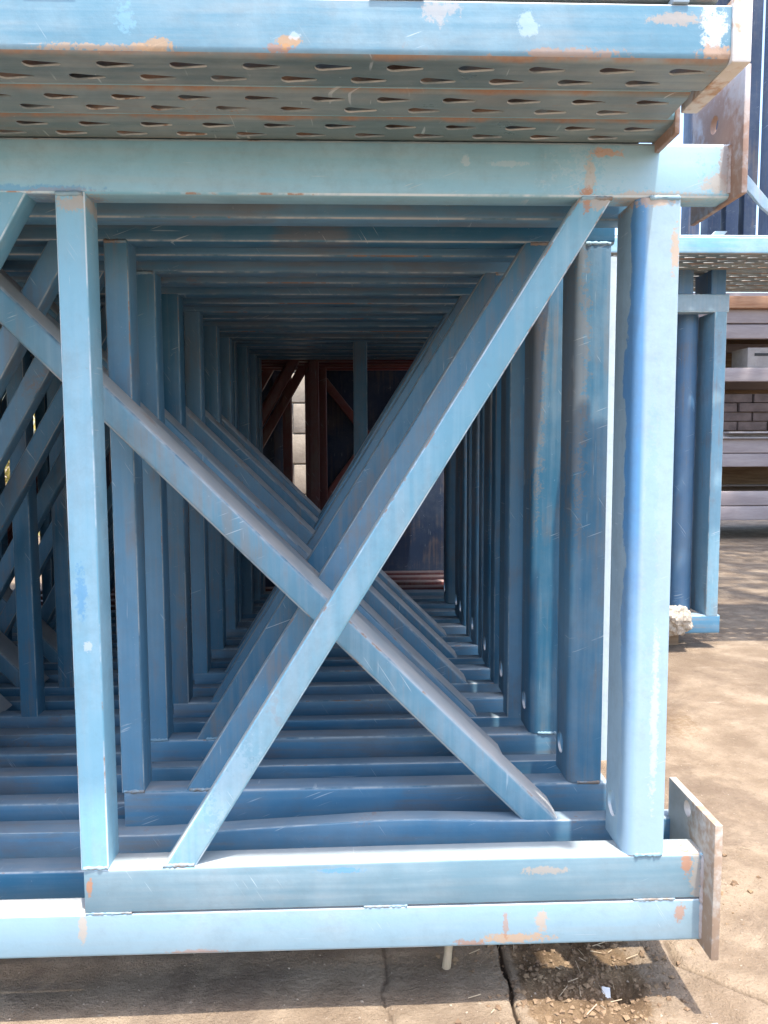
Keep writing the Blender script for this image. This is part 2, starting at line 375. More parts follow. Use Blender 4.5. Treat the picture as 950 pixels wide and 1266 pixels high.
# ------------------------------------------------------------------ setting: the ground
def ground_sheet():
    def axis(a, b, s, lo, hi, g=1.22):
        out = [a + (b-a)*i/round((b-a)/s) for i in range(round((b-a)/s)+1)]
        st = s; x = b; r = []
        while x < hi: st = min(st*g, 60); x += st; r.append(x)
        st = s; x = a; l = []
        while x > lo: st = min(st*g, 60); x -= st; l.append(x)
        return l[::-1] + out + r
    X = axis(-.52, .72, .0042, -600, 600); Y = axis(.86, 1.45, .0042, -400, 900)
    def seg_d(x, y, pts):
        best = 9
        for (ax, ay), (bx, by) in zip(pts, pts[1:]):
            t = max(0, min(1, ((x-ax)*(bx-ax) + (y-ay)*(by-ay))/((bx-ax)**2 + (by-ay)**2)))
            best = min(best, math.hypot(x-ax-t*(bx-ax), y-ay-t*(by-ay)))
        return best
    cr1 = [(.200, .75), (.1985, .92), (.199, .965), (.2035, 1.0), (.200, 1.03), (.204, 1.09), (.197, 1.5)]
    cr2 = [(.035, .80), (.045, .93), (.030, .99), (.040, 1.02), (.036, 1.10), (.05, 1.3)]
    cr3 = [(.62, .83), (.52, .95), (.475, .985), (.44, 1.03), (.445, 1.08)]
    V = []; soil = []; crack = []
    for y in Y:
        for x in X:
            near = -.6 < x < .9 and .7 < y < 4
            z = 0; s = 0; c = 0
            if near or (abs(x) < 8 and abs(y) < 12):
                z += .012*noise.noise((x*.9, y*.9, 3.)) + .003*noise.noise((x*6, y*6, 1.))
            if near:
                e = .02*noise.noise((x*9, y*9, 7.)) + .012*noise.noise((x*31, y*31, 2.))
                # soil pocket right of the slab joint, and the trampled soil by the end plate
                s = max(0, min(1, min((x - .203 + .15*0)*40, (.40 + e*2 - x)*14 + .3)))*max(0, min(1, (y - .86)*12))
                s2 = max(0, 1 - math.hypot((x-.50)/.12, (y-1.30)/.12) + e*6)
                s = max(s*.9, min(1, s2*1.3)*.9)
                far = max(0, min(1, (y-1.25)*1.2))*.55*(.5 + noise.noise((x*2.3, y*2.3, 9.)))
                s = max(s, far)
                r = noise.fractal((x*28, y*28, 4.), 1.0, 2.0, 5)
                z += s*(.007*r + .004*noise.noise((x*90, y*90, 1.))) - s*.004
                # slab pieces stand a little proud by the flake
                fl = max(0, min(1, (x - .43 - (1.0-y)*.35 + e)*40))*max(0, min(1, (1.02 - y + e)*30))
                z += fl*.007
                h = math.hypot((x-.345)/.022, (y-.985)/.025)
                if h < 1.4: z -= .016*max(0, 1.4-h)
                j = .0016*noise.noise((x*60, y*60, 5.))
                for pts, w, dep in ((cr1, .0028, .012), (cr2, .0035, .004), (cr3, .005, .006)):
                    d = seg_d(x, y, pts) + j
                    if d < w*2: k = max(0, min(1, 1.6 - d/w)); z -= dep*k; c = max(c, k*(1 if w < .003 else .55))
            V.append((x, y, z)); soil.append(s); crack.append(c)
    n = len(X); F = [(r*n+i, r*n+i+1, (r+1)*n+i+1, (r+1)*n+i) for r in range(len(Y)-1) for i in range(n-1)]
    me = bpy.data.meshes.new('ground'); me.from_pydata(V, [], F); me.materials.append(M['ground'])
    for nm, dat in (('soil', soil), ('crack', crack)):
        a = me.attributes.new(nm, 'FLOAT', 'POINT'); a.data.foreach_set('value', dat)
    me.polygons.foreach_set('use_smooth', [True]*len(F)); me.update()
    return tag(obj('ground', me), 'dusty concrete yard ground with soil pockets and cracks', None, None, 'structure')
ground = ground_sheet()
def gz(x, y):
    ok, loc, nrm, idx = ground.ray_cast(Vector((x, y, 1)), Vector((0, 0, -1)))
    return loc.z if ok else 0.0
bpy.context.view_layer.update()

# ------------------------------------------------------------------ trusses
Y0 = .94; PITCH = .104; D = .040
ZT0, ZT1 = .281, .343          # top chord
ZR0, ZR1 = -.5700, -.513       # reinforcing tube
ZB0, ZB1 = -.627, -.5728       # bottom chord
XL = -2.9; XR = .432
def end_post_mesh(mat, x0=.331, x1=.381, dep=.080, t=.004, r=.011):
    """channel open to the right with a round hole low in its web"""
    outer = [(x1, 0), (x1, 0)]; o = []
    def arc(cx, cy, rr, a0, a1, n=5): return [(cx + rr*math.cos(R(a0+(a1-a0)*i/n)), cy + rr*math.sin(R(a0+(a1-a0)*i/n))) for i in range(n+1)]
    o = [(x1, 0)] + arc(x0+r, r, r, 270, 180) + arc(x0+r, dep-r, r, 180, 90) + [(x1, dep)]
    i = [(x1, dep-t)] + arc(x0+r, dep-r, r-t, 90, 180) + arc(x0+r, r, r-t, 180, 270) + [(x1, t)]
    pr = o + i; N = len(pr); V = [(x, y, z) for z in (ZR1, ZT0) for x, y in pr]
    F = [(k, (k+1) % N, N+(k+1) % N, N+k) for k in range(N)]
    h = N//2
    for k in range(h-1):
        a, bq, c, d = k, k+1, N-2-k, N-1-k
        F.append((a, bq, c, d)); F.append((N+a, N+d, N+c, N+bq))
    me = mesh('end_post', V, F, mat)
    return drilled(me, [((x0-.02, .047, ZR1+.046), (x0+.02, .047, ZR1+.046), .0165)])
EP = {k: end_post_mesh(k) for k in ('endpost1', 'endpost', 'red')}
def plate_mesh(name, mat, x0, x1, y0, y1, z0, z1, hy, hz):
    return drilled(box(name, x0, x1, y0, y1, z0, z1, mat, .0012), [((x0-.03, hy, hz), (x1+.03, hy, hz), .0105)])
cache = {}
def shared(key, fn):
    if key not in cache: cache[key] = fn()
    return cache[key]
def steel_truss(k, kind, x, y, label, red=False, first=False, second=False):
    t = _th('steel_truss', (x, y, H), label, 'truss', 'trusses standing in a row')
    P = lambda m: 'red' if red else m
    px, pp = P('paint_x'), P('paint')
    def part(nm, key, fn): return obj(nm, shared((nm, key), fn), t)
    if kind == 'A':
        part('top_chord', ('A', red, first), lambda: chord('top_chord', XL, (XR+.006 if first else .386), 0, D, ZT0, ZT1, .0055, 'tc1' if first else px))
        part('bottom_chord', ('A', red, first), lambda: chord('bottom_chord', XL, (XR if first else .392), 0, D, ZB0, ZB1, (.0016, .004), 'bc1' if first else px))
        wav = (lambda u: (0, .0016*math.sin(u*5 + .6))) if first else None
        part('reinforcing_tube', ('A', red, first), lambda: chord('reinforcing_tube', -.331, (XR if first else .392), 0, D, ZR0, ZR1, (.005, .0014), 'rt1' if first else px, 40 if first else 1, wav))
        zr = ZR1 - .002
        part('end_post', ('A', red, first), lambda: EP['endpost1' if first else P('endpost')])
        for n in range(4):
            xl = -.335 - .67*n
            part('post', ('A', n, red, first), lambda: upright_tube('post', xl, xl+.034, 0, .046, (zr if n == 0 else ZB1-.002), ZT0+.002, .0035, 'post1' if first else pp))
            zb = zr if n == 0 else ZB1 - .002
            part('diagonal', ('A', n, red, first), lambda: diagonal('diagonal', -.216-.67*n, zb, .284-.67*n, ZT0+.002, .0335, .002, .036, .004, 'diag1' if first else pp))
        if k < 5:
            for nm, a, c in (('weld_bead', (-.334, .000, ZT0), (-.303, .000, ZT0)), ('weld_bead', (.345, .001, ZR1), (.379, .001, ZR1)), ('weld_bead', (.345, .001, ZT0), (.381, .001, ZT0)),
                             ('weld_bead', (-.236, .003, ZR1), (-.198, .003, ZR1)), ('weld_bead', (.266, .003, ZT0), (.302, .003, ZT0)), ('weld_bead', (-.331, .001, ZR1), (-.301, .001, ZR1))):
                obj(nm, bead(nm, a, c, .0029), t)
        if first:
            for a, c in ((-.331, -.275), (.008, .062), (.345, .398)):
                obj('weld_seam', bead('weld_seam', (a, .0012, (ZR0+ZB1)/2), (c, .0012, (ZR0+ZB1)/2), .0019), t)
        if k < 1:
            pb = obj('end_plate', plate_mesh('end_plate', 'plate', XR, XR+.010, -.030, .112, -.634, -.462, .050, -.478), t)
            pt = obj('end_plate', plate_mesh('end_plate', 'plate_rust', XR+.006, XR+.013, -.030, .108, .278, .418, .045, .380), t)
            for zz, nm in ((ZB0+.004, 'b'), (.286, 't')):
                xx = XR + (.006 if nm == 't' else 0)
                obj('weld_bead', bead('weld_bead', (xx, .000, zz), (xx, .000, zz + (.108 if nm == 'b' else .054)), .003, 'plate_rust'), pb if nm == 'b' else pt)
    else:
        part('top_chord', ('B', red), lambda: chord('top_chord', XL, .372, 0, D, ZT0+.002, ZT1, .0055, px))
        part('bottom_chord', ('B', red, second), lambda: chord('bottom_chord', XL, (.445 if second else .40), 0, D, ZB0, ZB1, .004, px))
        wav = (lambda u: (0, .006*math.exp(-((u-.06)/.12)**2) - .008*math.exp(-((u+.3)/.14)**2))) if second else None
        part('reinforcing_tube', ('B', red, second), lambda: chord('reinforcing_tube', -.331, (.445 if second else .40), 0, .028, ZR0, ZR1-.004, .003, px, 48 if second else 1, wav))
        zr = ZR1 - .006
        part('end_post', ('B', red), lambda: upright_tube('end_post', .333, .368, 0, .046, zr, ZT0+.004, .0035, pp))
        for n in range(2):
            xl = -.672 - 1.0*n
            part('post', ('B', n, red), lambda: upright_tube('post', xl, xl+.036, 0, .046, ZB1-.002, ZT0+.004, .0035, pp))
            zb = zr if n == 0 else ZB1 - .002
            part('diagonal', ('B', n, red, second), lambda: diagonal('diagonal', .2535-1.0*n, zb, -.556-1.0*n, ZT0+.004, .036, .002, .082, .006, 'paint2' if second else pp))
    if k == 13:
        obj('post', upright_tube('post', .03, .07, 0, .046, zr, ZT0+.004, .0035, pp), t)
    return t
ORD = ['front', 'second', 'third', 'fourth', 'fifth', 'sixth', 'seventh', 'eighth', 'ninth', 'tenth', 'eleventh', 'twelfth', 'thirteenth', 'fourteenth',
       'fifteenth', 'sixteenth', 'seventeenth', 'eighteenth', 'nineteenth', 'twentieth', 'twenty-first', 'twenty-second', 'twenty-third', 'twenty-fourth', 'twenty-fifth', 'twenty-sixth', 'twenty-seventh', 'twenty-eighth', 'twenty-ninth']
jx = {0: 0, 1: 0, 2: -.012, 3: -.035, 4: -.025, 5: -.047, 6: -.030, 7: -.036, 8: -.030, 9: -.031, 10: -.028, 11: -.031, 12: -.03, 13: -.03, 15: -.04, 18: .18, 19: .16, 20: .20, 21: .06, 22: .12, 23: .45, 24: -.2, 25: .2}
diag_shift = {2: -.006, 4: -.018, 6: -.025, 8: -.030, 10: -.035}
for k in range(22):
    kind = 'A' if k % 2 == 0 or k > 11 else 'B'
    red = k >= 18
    x = jx.get(k, random.uniform(-.015, .01)); y = Y0 + PITCH*k + (0 if k < 2 else random.uniform(-.006, .006))
    if k == 0: lab = 'light blue steel truss at the front of the row, with bare steel end plates'
    elif k == 1: lab = 'blue truss right behind the front one, long diagonal falling towards the end post'
    elif k == 3: lab = 'fourth truss of the row, its narrow sunlit end post showing beside wide posts'
    else:
        lab = f"{'red primer' if red else 'blue'} steel truss, {ORD[k]} of the row behind the one with end plates"
        if k == 12: lab = 'blue truss deep in the row, its post standing before the red trusses'
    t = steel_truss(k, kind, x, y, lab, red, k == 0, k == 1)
    for ch in t.children:
        if ch.name.startswith('diagonal') and k in diag_shift: ch.location.x = diag_shift[k]
        if ch.name.startswith('end_post') and k in (1, 3): ch.location.x = .088 if k == 3 else .034
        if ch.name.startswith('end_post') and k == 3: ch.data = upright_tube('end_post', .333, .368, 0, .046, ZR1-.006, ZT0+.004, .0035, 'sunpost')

# timber sleepers that carry the row
for i, yy in enumerate((1.42, 2.9)):
    tag(obj('timber_sleeper', box('timber_sleeper', -2.8, .36, yy, yy+.11, -.02, H+ZB0+.0005, 'timber', .006)),
        'dark timber sleeper lying under the ' + ('front' if i == 0 else 'rear') + ' half of the truss row', 'timber')

# ------------------------------------------------------------------ perforated rack uprights lying on the trusses
def rack_body(L, wdt=.066, hgt=.050, t=.0018, pitch=.066, r=.008):
    """channel lying web down along -x from its end at 0, two staggered rows of teardrop holes through the web"""
    V = []; F = []
    def add(vs, fs):
        o = len(V); V.extend(vs); F.extend([tuple(i+o for i in f) for f in fs])
    # flanges with rounded foot and folded lip, as closed strips swept along x
    for s in (0, 1):
        pr = [(r, 0)] + [(r - r*math.sin(R(a)), r - r*math.cos(R(a))) for a in (18, 36, 54, 72, 90)] + [(0, hgt-.002), (.002, hgt), (.014, hgt)]
        inn = [(.014, hgt-t), (t, hgt-t), (t, r)] + [(r - (r-t)*math.sin(R(a)), r - (r-t)*math.cos(R(a))) for a in (72, 54, 36, 18)] + [(r, t)]
        pr = pr + inn
        if s: pr = [(wdt-a, c) for a, c in pr]
        n = len(pr)
        vs = [(x, a, c) for x in (-L, 0) for a, c in pr]
        fs = [(k, (k+1) % n, n+(k+1) % n, n+k) for k in range(n)] + [tuple(range(n))]
        add(vs, fs)
    hole = [(.013*math.cos(R(a)) if abs(a) > 200 else 0, 0) for a in ()]
    a1, rr, r2 = .0105, .0068, .0025    # teardrop: blunt left, narrow right
    hp = []
    for i in range(9): a = R(90 + 180*i/8); hp.append((-.0085 + rr*math.cos(a), rr*math.sin(a)))
    for i in range(5): a = R(-90 + 180*i/4); hp.append((.0165 + r2*math.cos(a), r2*math.sin(a)))
    y0, y1 = r, wdt - r; rows = ((y0, (y0+y1)/2, .0), ((y0+y1)/2, y1, pitch/2))
    for ya, yb, off in rows:
        yc = (ya+yb)/2; x = -off
        if off: add([(0, ya, 0), (0, yb, 0), (-off, yb, 0), (-off, ya, 0), (0, ya, t), (0, yb, t), (-off, yb, t), (-off, ya, t)], [(0, 1, 2, 3), (4, 5, 6, 7)])
        while x > -L + 1e-4:
            xa = max(x - pitch, -L)
            if x - xa < pitch*.99:
                add([(x, ya, 0), (x, yb, 0), (xa, yb, 0), (xa, ya, 0), (x, ya, t), (x, yb, t), (xa, yb, t), (xa, ya, t)], [(0, 1, 2, 3), (4, 5, 6, 7)])
                break
            xc = (x + xa)/2; n = len(hp); inner = [(xc+a, yc+c) for a, c in hp]; outer = []
            for a, c in hp:
                k = min((pitch/2)/abs(a) if abs(a) > 1e-6 else 9e9, ((yb-ya)/2)/abs(c) if abs(c) > 1e-6 else 9e9)
                outer.append([xc + a*k, yc + c*k])
            for cx_, cy_ in ((xa, ya), (xa, yb), (x, ya), (x, yb)):
                o = min(outer, key=lambda q: (q[0]-cx_)**2 + (q[1]-cy_)**2); o[0], o[1] = cx_, cy_
            vs = [(a, c, 0) for a, c in inner] + [(a, c, 0) for a, c in outer] + [(a, c, t) for a, c in inner] + [(a, c, t) for a, c in outer]
            fs = []
            for i in range(n):
                j = (i+1) % n
                fs += [(i, j, n+j, n+i), (2*n+i, 3*n+i, 3*n+j, 2*n+j), (i, 2*n+i, 2*n+j, j)]
            add(vs, fs); x = xa
    me = bpy.data.meshes.new('body'); me.from_pydata(V, [], F); me.update(); me.materials.append(M['rack']); me.materials.append(M['rack_face']); me.materials.append(M['hole_rim'])
    for f in me.polygons:
        if abs(f.normal.z) < .3 and r < f.center.y < wdt-r and f.center.z < t: f.material_index = 2
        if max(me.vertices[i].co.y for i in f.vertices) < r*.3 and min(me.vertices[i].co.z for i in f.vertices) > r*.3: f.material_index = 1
    me.polygons.foreach_set('use_smooth', [True]*len(F)); me.set_sharp_from_angle(angle=R(35))
    return me
RB = rack_body(3.1)
M['rack_face1'] = paint('lit_front_rack_paint', base=(.125, .28, .37), chalk=(.36, .46, .50), chalk_amt=.55, streak='X', rust=.5, rough=.36, dirty=.15, rnd=False, stains=[  # lit copy of the rack paint for the foremost flange
    (-.517, .007, .016, .007, (.48, .27, .10), .7), (-.57, .006, .06, .004, TAN, .7), (-.408, .007, .02, .004, RU, .6), (-.40, .012, .012, .006, (.5, .26, .08), .7),
    (-.15, .006, .06, .005, (.36, .24, .17), .8), (-.185, .030, .010, .014, (.48, .60, .66), .4), (-.395, .018, .005, .004, WHT, .5), (-.05, .037, .03, .006, TAN, .5),
    (-.016, .030, .013, .03, (.62, .64, .64), .7), (-.012, .008, .02, .007, (.45, .26, .14), .8), (-.545, .030, .010, .016, (.2, .4, .52), .5), (-.265, .04, .02, .01, (.55, .42, .34), .4)])  # first pale blob paints the sunlight on the flange's end
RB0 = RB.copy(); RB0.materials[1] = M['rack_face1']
FOOT = box('foot_plate', 0.0, .018, -.003, .112, -.001, .056, 'foot', .0015)
FOOT2 = box('foot_plate', 0.0, .006, -.001, .067, -.012, .052, 'plate_rust', .001)
def rack_upright(x, y, z, label, foot=None, group='rack uprights lying on the trusses', body=RB):
    t = _th('rack_upright', (x, y, z), label, 'rack upright', group)
    obj('channel_body', body, t)
    if foot: obj('foot_plate', foot, t)
    return t
ZU = H + ZT1
offs = [.345, .338, .349, .335]
labs = ['perforated rack upright lying foremost on the trusses, with a pale thick foot plate',
        'perforated rack upright lying second on the trusses, touching the foremost one', 'perforated rack upright lying third from the pale foot plate on the trusses']
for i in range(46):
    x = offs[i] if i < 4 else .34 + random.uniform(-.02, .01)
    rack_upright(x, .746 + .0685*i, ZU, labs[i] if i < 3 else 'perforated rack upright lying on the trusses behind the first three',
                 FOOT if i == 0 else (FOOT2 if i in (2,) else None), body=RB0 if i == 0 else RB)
# second layer on spacer plates
for i in range(45):
    t = rack_upright(.335 if i == 0 else .338 + random.uniform(-.006, .010), .748 + .0685*i, ZU + .0565, 'perforated rack upright of the upper layer, raised on spacer plates' if i == 0 else 'perforated rack upright in the upper layer behind its front one', None)
    if i == 0:
        for a, c in ((-.285, -.240), (.017, .066), (.29, .305)):
            me = box('spacer_plate', a - t.location.x, c - t.location.x, -.004, .05, -.0062, -.0003, 'pale', .0006); obj('spacer_plate', me, t)

# ------------------------------------------------------------------ second stack, right and behind
YC = 2.66
for i in range(3):
    t = _th('end_frame_truss', (-(0, .06, .10)[i], YC + .17*i, H), ['pale blue truss at the front of the stack by the crumpled paper', 'blue truss second in the stack by the crumpled paper', 'blue truss third in the stack by the crumpled paper'][i], 'truss', 'trusses in the second stack')
    obj('top_chord', shared('ctc', lambda: chord('top_chord', .72, 1.252, 0, .05, .427, .487, .006, 'pale')), t)
    obj('bottom_chord', shared('cbc', lambda: chord('bottom_chord', .72, 1.254, 0, .05, -.661, -.597, .006, 'paint_x')), t)
    obj('end_post', shared('cep', lambda: upright_tube('end_post', 1.205, 1.247, 0, .13, -.599, .429, .004, 'paint2')), t)
    obj('post', shared('cp', lambda: upright_tube('post', .76, .80, 0, .05, -.599, .429, .004, 'paint')), t)
    if i == 0:
        obj('pipe_post', cylinder('pipe_post', (1.155, .105, -.661), (1.155, .105, .487), .037, 'pipe', 32), t)
    obj('diagonal', shared('cd', lambda: diagonal('diagonal', .84, -.599, 1.06, .429, .034, .005, .036, .004, 'paint')), t)
tag(obj('timber_sleeper', box('timber_sleeper', .74, 1.14, 2.72, 2.83, -.02, H-.6605, 'timber', .006)), 'timber sleeper lying under the stack by the crumpled paper', 'timber')
# crumpled printed paper on the chord
def crumple():
    bm = bmesh.new(); bmesh.ops.create_icosphere(bm, subdivisions=4, radius=1)
    for v in bm.verts:
        n = v.co.normalized(); a = noise.noise(n*1.7 + Vector((4, 2, 1)))*.4 + .22*abs(noise.noise(n*3.1)) - .1*abs(noise.noise(n*7))
        q = n*(1+a); v.co = Vector((q.x*.052, q.y*.034, q.z*.050))
        if v.co.x > .02: v.co.z = v.co.z*.8 - (v.co.x-.02)*.35
    me = bpy.data.meshes.new('crumpled_paper'); bm.to_mesh(me); bm.free(); me.materials.append(M['paper']); return me
o = obj('crumpled_paper', crumple()); o.location = (1.100, YC-.028, H-.607)
tag(o, 'crumpled printed paper wrapped round the chord of the stack at right', 'paper')
# uprights lying above the second stack
RB2 = rack_body(1.75)
sp = shared('spc', lambda: upright_tube('spacer_tube', 0, .05, 0, .13, 0, .0775, .003, 'pipe'))
for i, (xx, yy) in enumerate(((1.08, 2.66), (1.19, 2.66), (1.08, 3.0), (.78, 2.66), (.78, 3.0))):
    o = obj('spacer_tube', sp); o.location = (xx, yy, H+.487)
    tag(o, 'short dark tube between the second stack and the uprights lying above it', 'spacer tube', 'spacer tubes on the second stack')
for i in range(9):
    rack_upright(2.45 + random.uniform(-.03, .03), 2.44 + .069*i, H+.565, 'perforated rack upright lying foremost over the second stack' if i == 0 else 'perforated rack upright lying over the second stack behind its foremost one', None, 'uprights over the second stack', RB2)
# the pale beam above and the standing upright frame
tag(obj('steel_beam', chord('steel_beam', .62, 2.5, 2.62, .06, H+.6165, H+.668, .004, 'pale')), 'pale blue steel beam lying along the top of the second stack', 'beam')
tag(obj('steel_beam', chord('steel_beam', .62, 2.5, 2.98, .06, H+.6165, H+.668, .004, 'pale')), 'pale steel beam lying behind the standing navy frame', 'beam')
t = _th('upright_frame', (0, 2.86, H+.6165), 'tall navy rack upright frame with pale braces standing on the second stack', 'rack frame')
for x0, w in ((1.19, .04), (1.475, .052), (2.1, .045)):
    obj('post', upright_tube('post', x0, x0+w, 0, .07, 0, 1.9, .003, 'darkblue'), t)
t2 = _th('upright_frame', (0, 3.12, H+.6165), 'navy rack upright frame of three close posts standing behind the braced one', 'rack frame')
for x0 in (1.375, 1.445, 1.515): obj('post', upright_tube('post', x0, x0+.05, 0, .07, 0, 1.9, .003, 'darkblue'), t2)
obj('foot_rail', box('foot_rail', 1.36, 1.58, -.002, .072, -.0005, .03, 'darkblue'), t2)
for (xa, za, xb, zb) in ((1.22, .47, 1.47, .20), (1.47, .20, 1.72, -.0 + .002), (1.22, .02, 1.30, .12)):
    obj('brace', diagonal('brace', xa, za, xb, zb, .034, -.02 if xa != 1.47 else -.026, .018, .002, 'pale'), t)

# ------------------------------------------------------------------ storage rack far right
YS = 5.7
t = _th('storage_rack', (0, YS, 0), 'dusty storage rack of paired grey beams standing at the back of the yard', 'storage rack')
for z0, z1 in ((.838, .936), (.73, .83), (.426, .524), (-.087, .016), (-.187, -.092), (-.47, -.366), (-.577, -.475)):
    obj('beam', chord('beam', 1.75, 4.6, 0, .06, H+z0, H+z1, .006, 'grey_beam'), t)
    obj('beam', chord('beam', 1.75, 4.6, .9, .06, H+z0, H+z1, .006, 'grey_beam'), t)
for x in (1.68, 4.6):
    for y in (0, .9):
        obj('post', upright_tube('post', x, x+.07, y, .06, -.03, H+1.0, .004, 'grey_beam'), t)
obj('added_dark_backing', box('added_dark_backing', 1.72, 4.64, .965, .985, H-.45, H+.93, 'timber'), t)  # added panel that keeps the gaps between the beams dark
for z in (.80, .49, -.01, -.40):
    obj('deck', box('deck', 1.76, 4.59, .062, .898, H+z, H+z+.02, 'timber'), t)
tag(obj('plank', box('plank', 1.9, 4.5, YS-.06, YS+.18, H+.9365, H+1.02, 'orange_plank', .004)), 'orange brown plank lying along the top of the storage rack', 'plank')
tag(obj('plank', box('plank', 1.7, 4.7, YS+.2, YS+.95, H+.9365, H+1.09, 'grey_beam', .004)), 'thick grey plank lying behind the orange one on the storage rack', 'plank')
t = _th('carton', (2.86, YS+.06, H+.524), 'pale carton with a dark hand slot on the storage rack', 'carton')
obj('carton_body', box('carton_body', 0, .3, 0, .25, 0, .15, 'box', .003), t); obj('hand_slot', box('hand_slot', .05, .2, -.004, .01, .09, .11, 'darkslot'), t)
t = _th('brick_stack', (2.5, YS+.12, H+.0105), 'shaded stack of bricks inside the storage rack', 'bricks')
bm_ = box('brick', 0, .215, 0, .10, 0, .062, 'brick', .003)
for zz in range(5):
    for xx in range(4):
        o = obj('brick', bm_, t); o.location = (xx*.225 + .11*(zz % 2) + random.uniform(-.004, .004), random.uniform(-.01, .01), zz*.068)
for zz in range(4):
    o = obj('metal_sheet', box('metal_sheet', 2.62+.02*zz, 3.6-.03*zz, -.02, .5, 0, .012, 'sheet', .002)); o.location = (0, YS+.02 + .01*zz - (.1 if zz == 3 else 0), H+.0165+.0125*zz); 
    if zz == 0: o.location.y = YS - .02
    tag(o, 'thin grey metal sheet in the pile on the storage rack beam', 'metal sheet', 'metal sheets on the storage rack')

# ------------------------------------------------------------------ block wall behind the trusses
t = _th('block_wall', (0, 5.3, 0), 'sunlit tan concrete block wall seen through the truss row', 'wall')
obj('mortar_core', box('mortar_core', -1.2, 1.6, .02, .17, -.03, 1.99, 'mortar'), t)
blk = [box('block', -.195, .195, 0, .19, .005, .195, 'block', .006) for _ in range(1)]
for r_ in range(10):
    for c_ in range(7):
        xx = -1.0 + .4*c_ + (.0 if r_ % 2 else .0) + (0.2 if r_ % 2 else 0)
        if xx > 1.45: continue
        o = obj('block', blk[0], t); o.location = (xx, random.uniform(-.003, .003), r_*.2 - .02)

for xa, xb, zt, lab in ((-1.3, -.305, 1.10, 'dark screen added left of the wall gap to darken the end of the row'), (-.195, .60, 1.10, 'dark screen added right of the wall gap to darken the end of the row')):  # added dark sheets, placed to deepen the dark at the row's end
    t = _th('darkening_screen', (0, 3.62, 0), lab, 'screen', 'added dark screens behind the red trusses')
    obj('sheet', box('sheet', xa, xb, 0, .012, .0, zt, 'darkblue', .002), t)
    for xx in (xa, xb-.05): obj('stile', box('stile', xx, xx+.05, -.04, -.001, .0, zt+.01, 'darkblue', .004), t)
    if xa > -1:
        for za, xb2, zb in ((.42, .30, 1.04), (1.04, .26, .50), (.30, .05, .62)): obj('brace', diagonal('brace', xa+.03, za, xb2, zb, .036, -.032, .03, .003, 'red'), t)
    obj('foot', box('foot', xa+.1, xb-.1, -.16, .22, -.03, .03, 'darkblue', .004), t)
# ------------------------------------------------------------------ dry shrubs at the left back
def leaf_cloud(n, rx, ry, rz, size, seed):
    rd = random.Random(seed); V = []; F = []
    for i in range(n):
        while True:
            q = Vector((rd.uniform(-1, 1), rd.uniform(-1, 1), rd.uniform(0, 1)))
            if q.length < 1 and noise.noise(q*2.5 + Vector((seed, 0, 0))) > -.12: break
        c = Vector((q.x*rx, q.y*ry, q.z*rz + .06)); e = Euler((rd.uniform(0, 6), rd.uniform(0, 6), rd.uniform(0, 6))).to_matrix(); s = size*rd.uniform(.6, 1.3)
        o = len(V); V += [c + e @ Vector(v)*s for v in ((-1, 0, 0), (0, -.4, .1), (1, 0, 0), (0, .4, .1))]; F.append((o, o+1, o+2, o+3))
    me = bpy.data.meshes.new('foliage'); me.from_pydata([tuple(v) for v in V], [], F); me.materials.append(M['leaf']); return me
for i, (x, y, s, lab) in enumerate(((-1.75, 6.9, 1.0, 'dry yellow green shrub in sun beyond the truss row'), (-2.9, 6.4, 1.3, 'larger dry shrub growing beside the yellow green one'), (-3.6, 5.2, .9, 'low leafy shrub beyond the left end of the truss row'))):
    t = _th('shrub', (x, y, 0), lab, 'shrub', 'shrubs at the yard edge')
    obj('foliage', leaf_cloud(2600, .8*s, .6*s, 1.2*s, .04, i+1), t)
    for q in range(6):
        a = q*1.05; obj('stem', cylinder('stem', (0, 0, -.03), (.45*s*math.cos(a), .35*s*math.sin(a), .9*s), .02, 'wood_stem', 8, .006), t)

# ------------------------------------------------------------------ tree whose crown shades the back of the yard
t = _th('shade_tree', (4.3, 4.6, 0), 'leafy tree shading the storage rack and the back of the yard', 'tree')
def limb(pts, rad, n=10):
    rings = []
    for k, p in enumerate(pts):
        p = Vector(p); d = (Vector(pts[min(k+1, len(pts)-1)]) - Vector(pts[max(k-1, 0)])).normalized(); u = d.orthogonal().normalized(); v = d.cross(u)
        rings.append([p + (u*math.cos(2*math.pi*i/n) + v*math.sin(2*math.pi*i/n))*rad[k] for i in range(n)])
    return sweep('limb', rings, 'wood_stem')
obj('trunk', limb([(0, 0, -.1), (.05, 0, 1.2), (-.05, .05, 2.4), (-.2, -.05, 3.6)], [.19, .15, .13, .11]), t)
for e in ((-2.4, -.9, 5.0), (-1.6, .9, 5.3), (-.9, -2.0, 5.2), (.6, -1.2, 5.6), (.5, 1.0, 5.5), (-1.6, -.2, 5.9)):
    m = [e[0]*.45-.1, e[1]*.45, 4.3]
    obj('limb', limb([(-.2, -.05, 3.5), m, e], [.09, .06, .02], 8), t)
cr = leaf_cloud(15000, 2.5, 2.3, 1.7, .075, 11); cr.materials[0] = M['tree_leaf']
o = obj('crown', cr, t); o.location = (-1.1, -.6, 4.1)

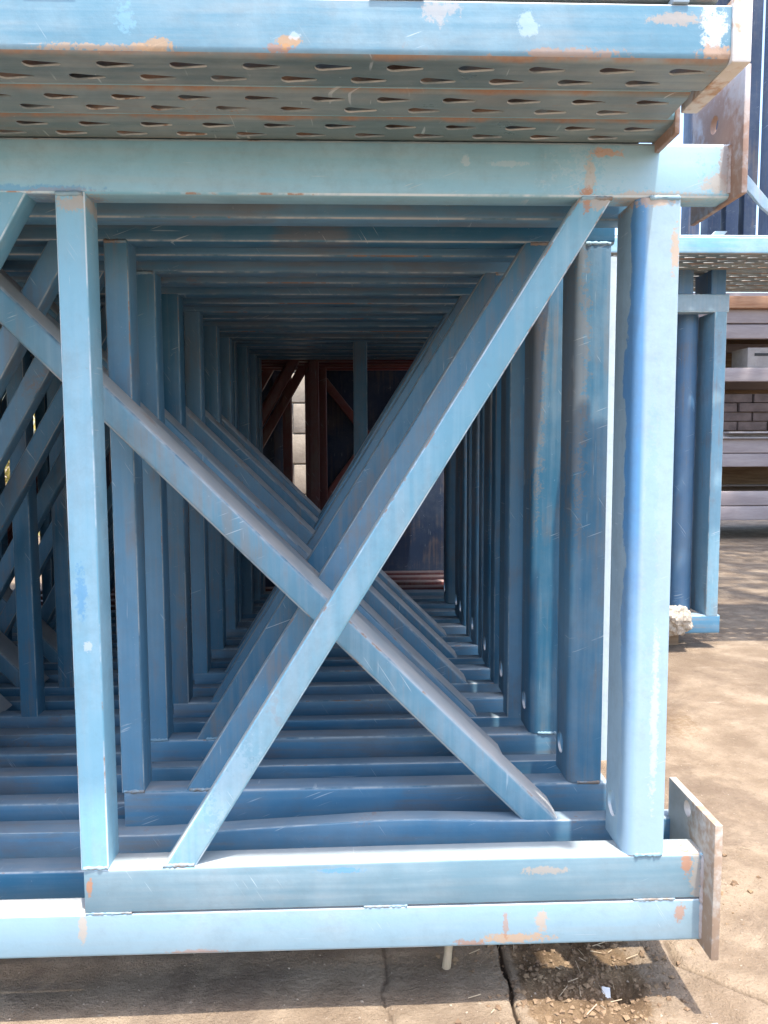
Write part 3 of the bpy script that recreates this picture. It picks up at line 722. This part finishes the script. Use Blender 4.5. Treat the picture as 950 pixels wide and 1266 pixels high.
# ------------------------------------------------------------------ small things on the ground
def stick():
    rings = []
    for k in range(9):
        f = k/8; rr = .0062*(1 - .25*f) * (1.12 if k == 4 else 1)*(1 + .05*math.sin(k*2.3)); c = Vector((.003*math.sin(f*2.5) + .006*f, .004*f, f*.105))
        rings.append([c + Vector((math.cos(a*math.pi/5)*rr, math.sin(a*math.pi/5)*rr, 0)) for a in range(10)])
    return sweep('wooden_stick', rings, 'stick', smooth=50)
o = obj('wooden_stick', stick()); o.location = (.121, 1.035, gz(.121, 1.035)-.006)
tag(o, 'short dry wooden stick standing up under the bottom chord', 'stick')
for i, (x, y, sx, sy, lab) in enumerate(((.328, .985, .0055, .009, 'small white scrap beside the dark hole in the soil'), (.438, .905, .006, .005, 'white scrap on the soil near the broken concrete'), (.52, .898, .005, .004, 'tiny pale scrap lying on the broken concrete'))):
    o = obj('plastic_scrap', box('plastic_scrap', -sx, sx, -sy, sy, 0, .002, 'scrap', .0005)); o.location = (x, y, gz(x, y)+.001); o.rotation_euler = (.35, .1, .5*i-.2)
    tag(o, lab, 'scrap')
def scatter(n, region, smin, smax, mat, name, seed, flat=.7):
    rd = random.Random(seed); V = []; F = []
    base = [(1, 0, 0), (-1, 0, 0), (0, 1, 0), (0, -1, 0), (0, 0, 1), (0, 0, -1)]
    fs = [(0, 2, 4), (2, 1, 4), (1, 3, 4), (3, 0, 4), (2, 0, 5), (1, 2, 5), (3, 1, 5), (0, 3, 5)]
    cnt = 0
    while cnt < n:
        x, y = region(rd)
        s = smin + (smax-smin)*rd.random()**3; e = Euler((rd.uniform(0, 6), rd.uniform(0, 6), rd.uniform(0, 6))).to_matrix(); z = gz(x, y)
        o = len(V)
        for v in base:
            q = e @ Vector(v)*s*rd.uniform(.6, 1.15); V.append((x+q.x, y+q.y, z + q.z*flat + s*.25))
        F += [(a+o, b_+o, c_+o) for a, b_, c_ in fs]; cnt += 1
    me = bpy.data.meshes.new(name); me.from_pydata(V, [], F); me.materials.append(M[mat]); me.update()
    return obj(name, me)
def soil_region(rd):
    return (rd.gauss(.30, .07), rd.gauss(1.0, .06)) if rd.random() < .6 else (rd.gauss(.50, .06), rd.gauss(1.28, .09))
def wide_region(rd): return rd.uniform(-.5, 1.3), .86 + 2.2*rd.random()**1.6
tag(scatter(1500, soil_region, .0012, .0065, 'clod', 'dirt_crumbs', 3), 'brown dirt crumbs scattered over the soil pockets', None, None, 'stuff')
tag(scatter(2600, wide_region, .0005, .0026, 'pebble', 'grit', 4), 'pale grit scattered over the yard ground', None, None, 'stuff')
def straw():
    rd = random.Random(9); V = []; F = []
    for i in range(40):
        x, y = soil_region(rd); a = rd.uniform(0, 3.14); L = rd.uniform(.003, .012); z = gz(x, y) + .002; w = .0004
        dx, dy = math.cos(a)*L, math.sin(a)*L; o = len(V)
        V += [(x-dx, y-dy, z), (x-dx+w, y-dy-w, z+.001), (x+dx+w, y+dy-w, z+.003), (x+dx, y+dy, z+.002), (x-dx, y-dy+w, z+.0012), (x+dx, y+dy+w, z+.0032)]
        F += [(o, o+1, o+2, o+3), (o, o+3, o+5, o+4), (o+1, o+4, o+5, o+2)]
    me = bpy.data.meshes.new('straw'); me.from_pydata(V, [], F); me.materials.append(M['stick']); return obj('straw', me)
tag(straw(), 'bits of dry straw lying in the soil', None, None, 'stuff')
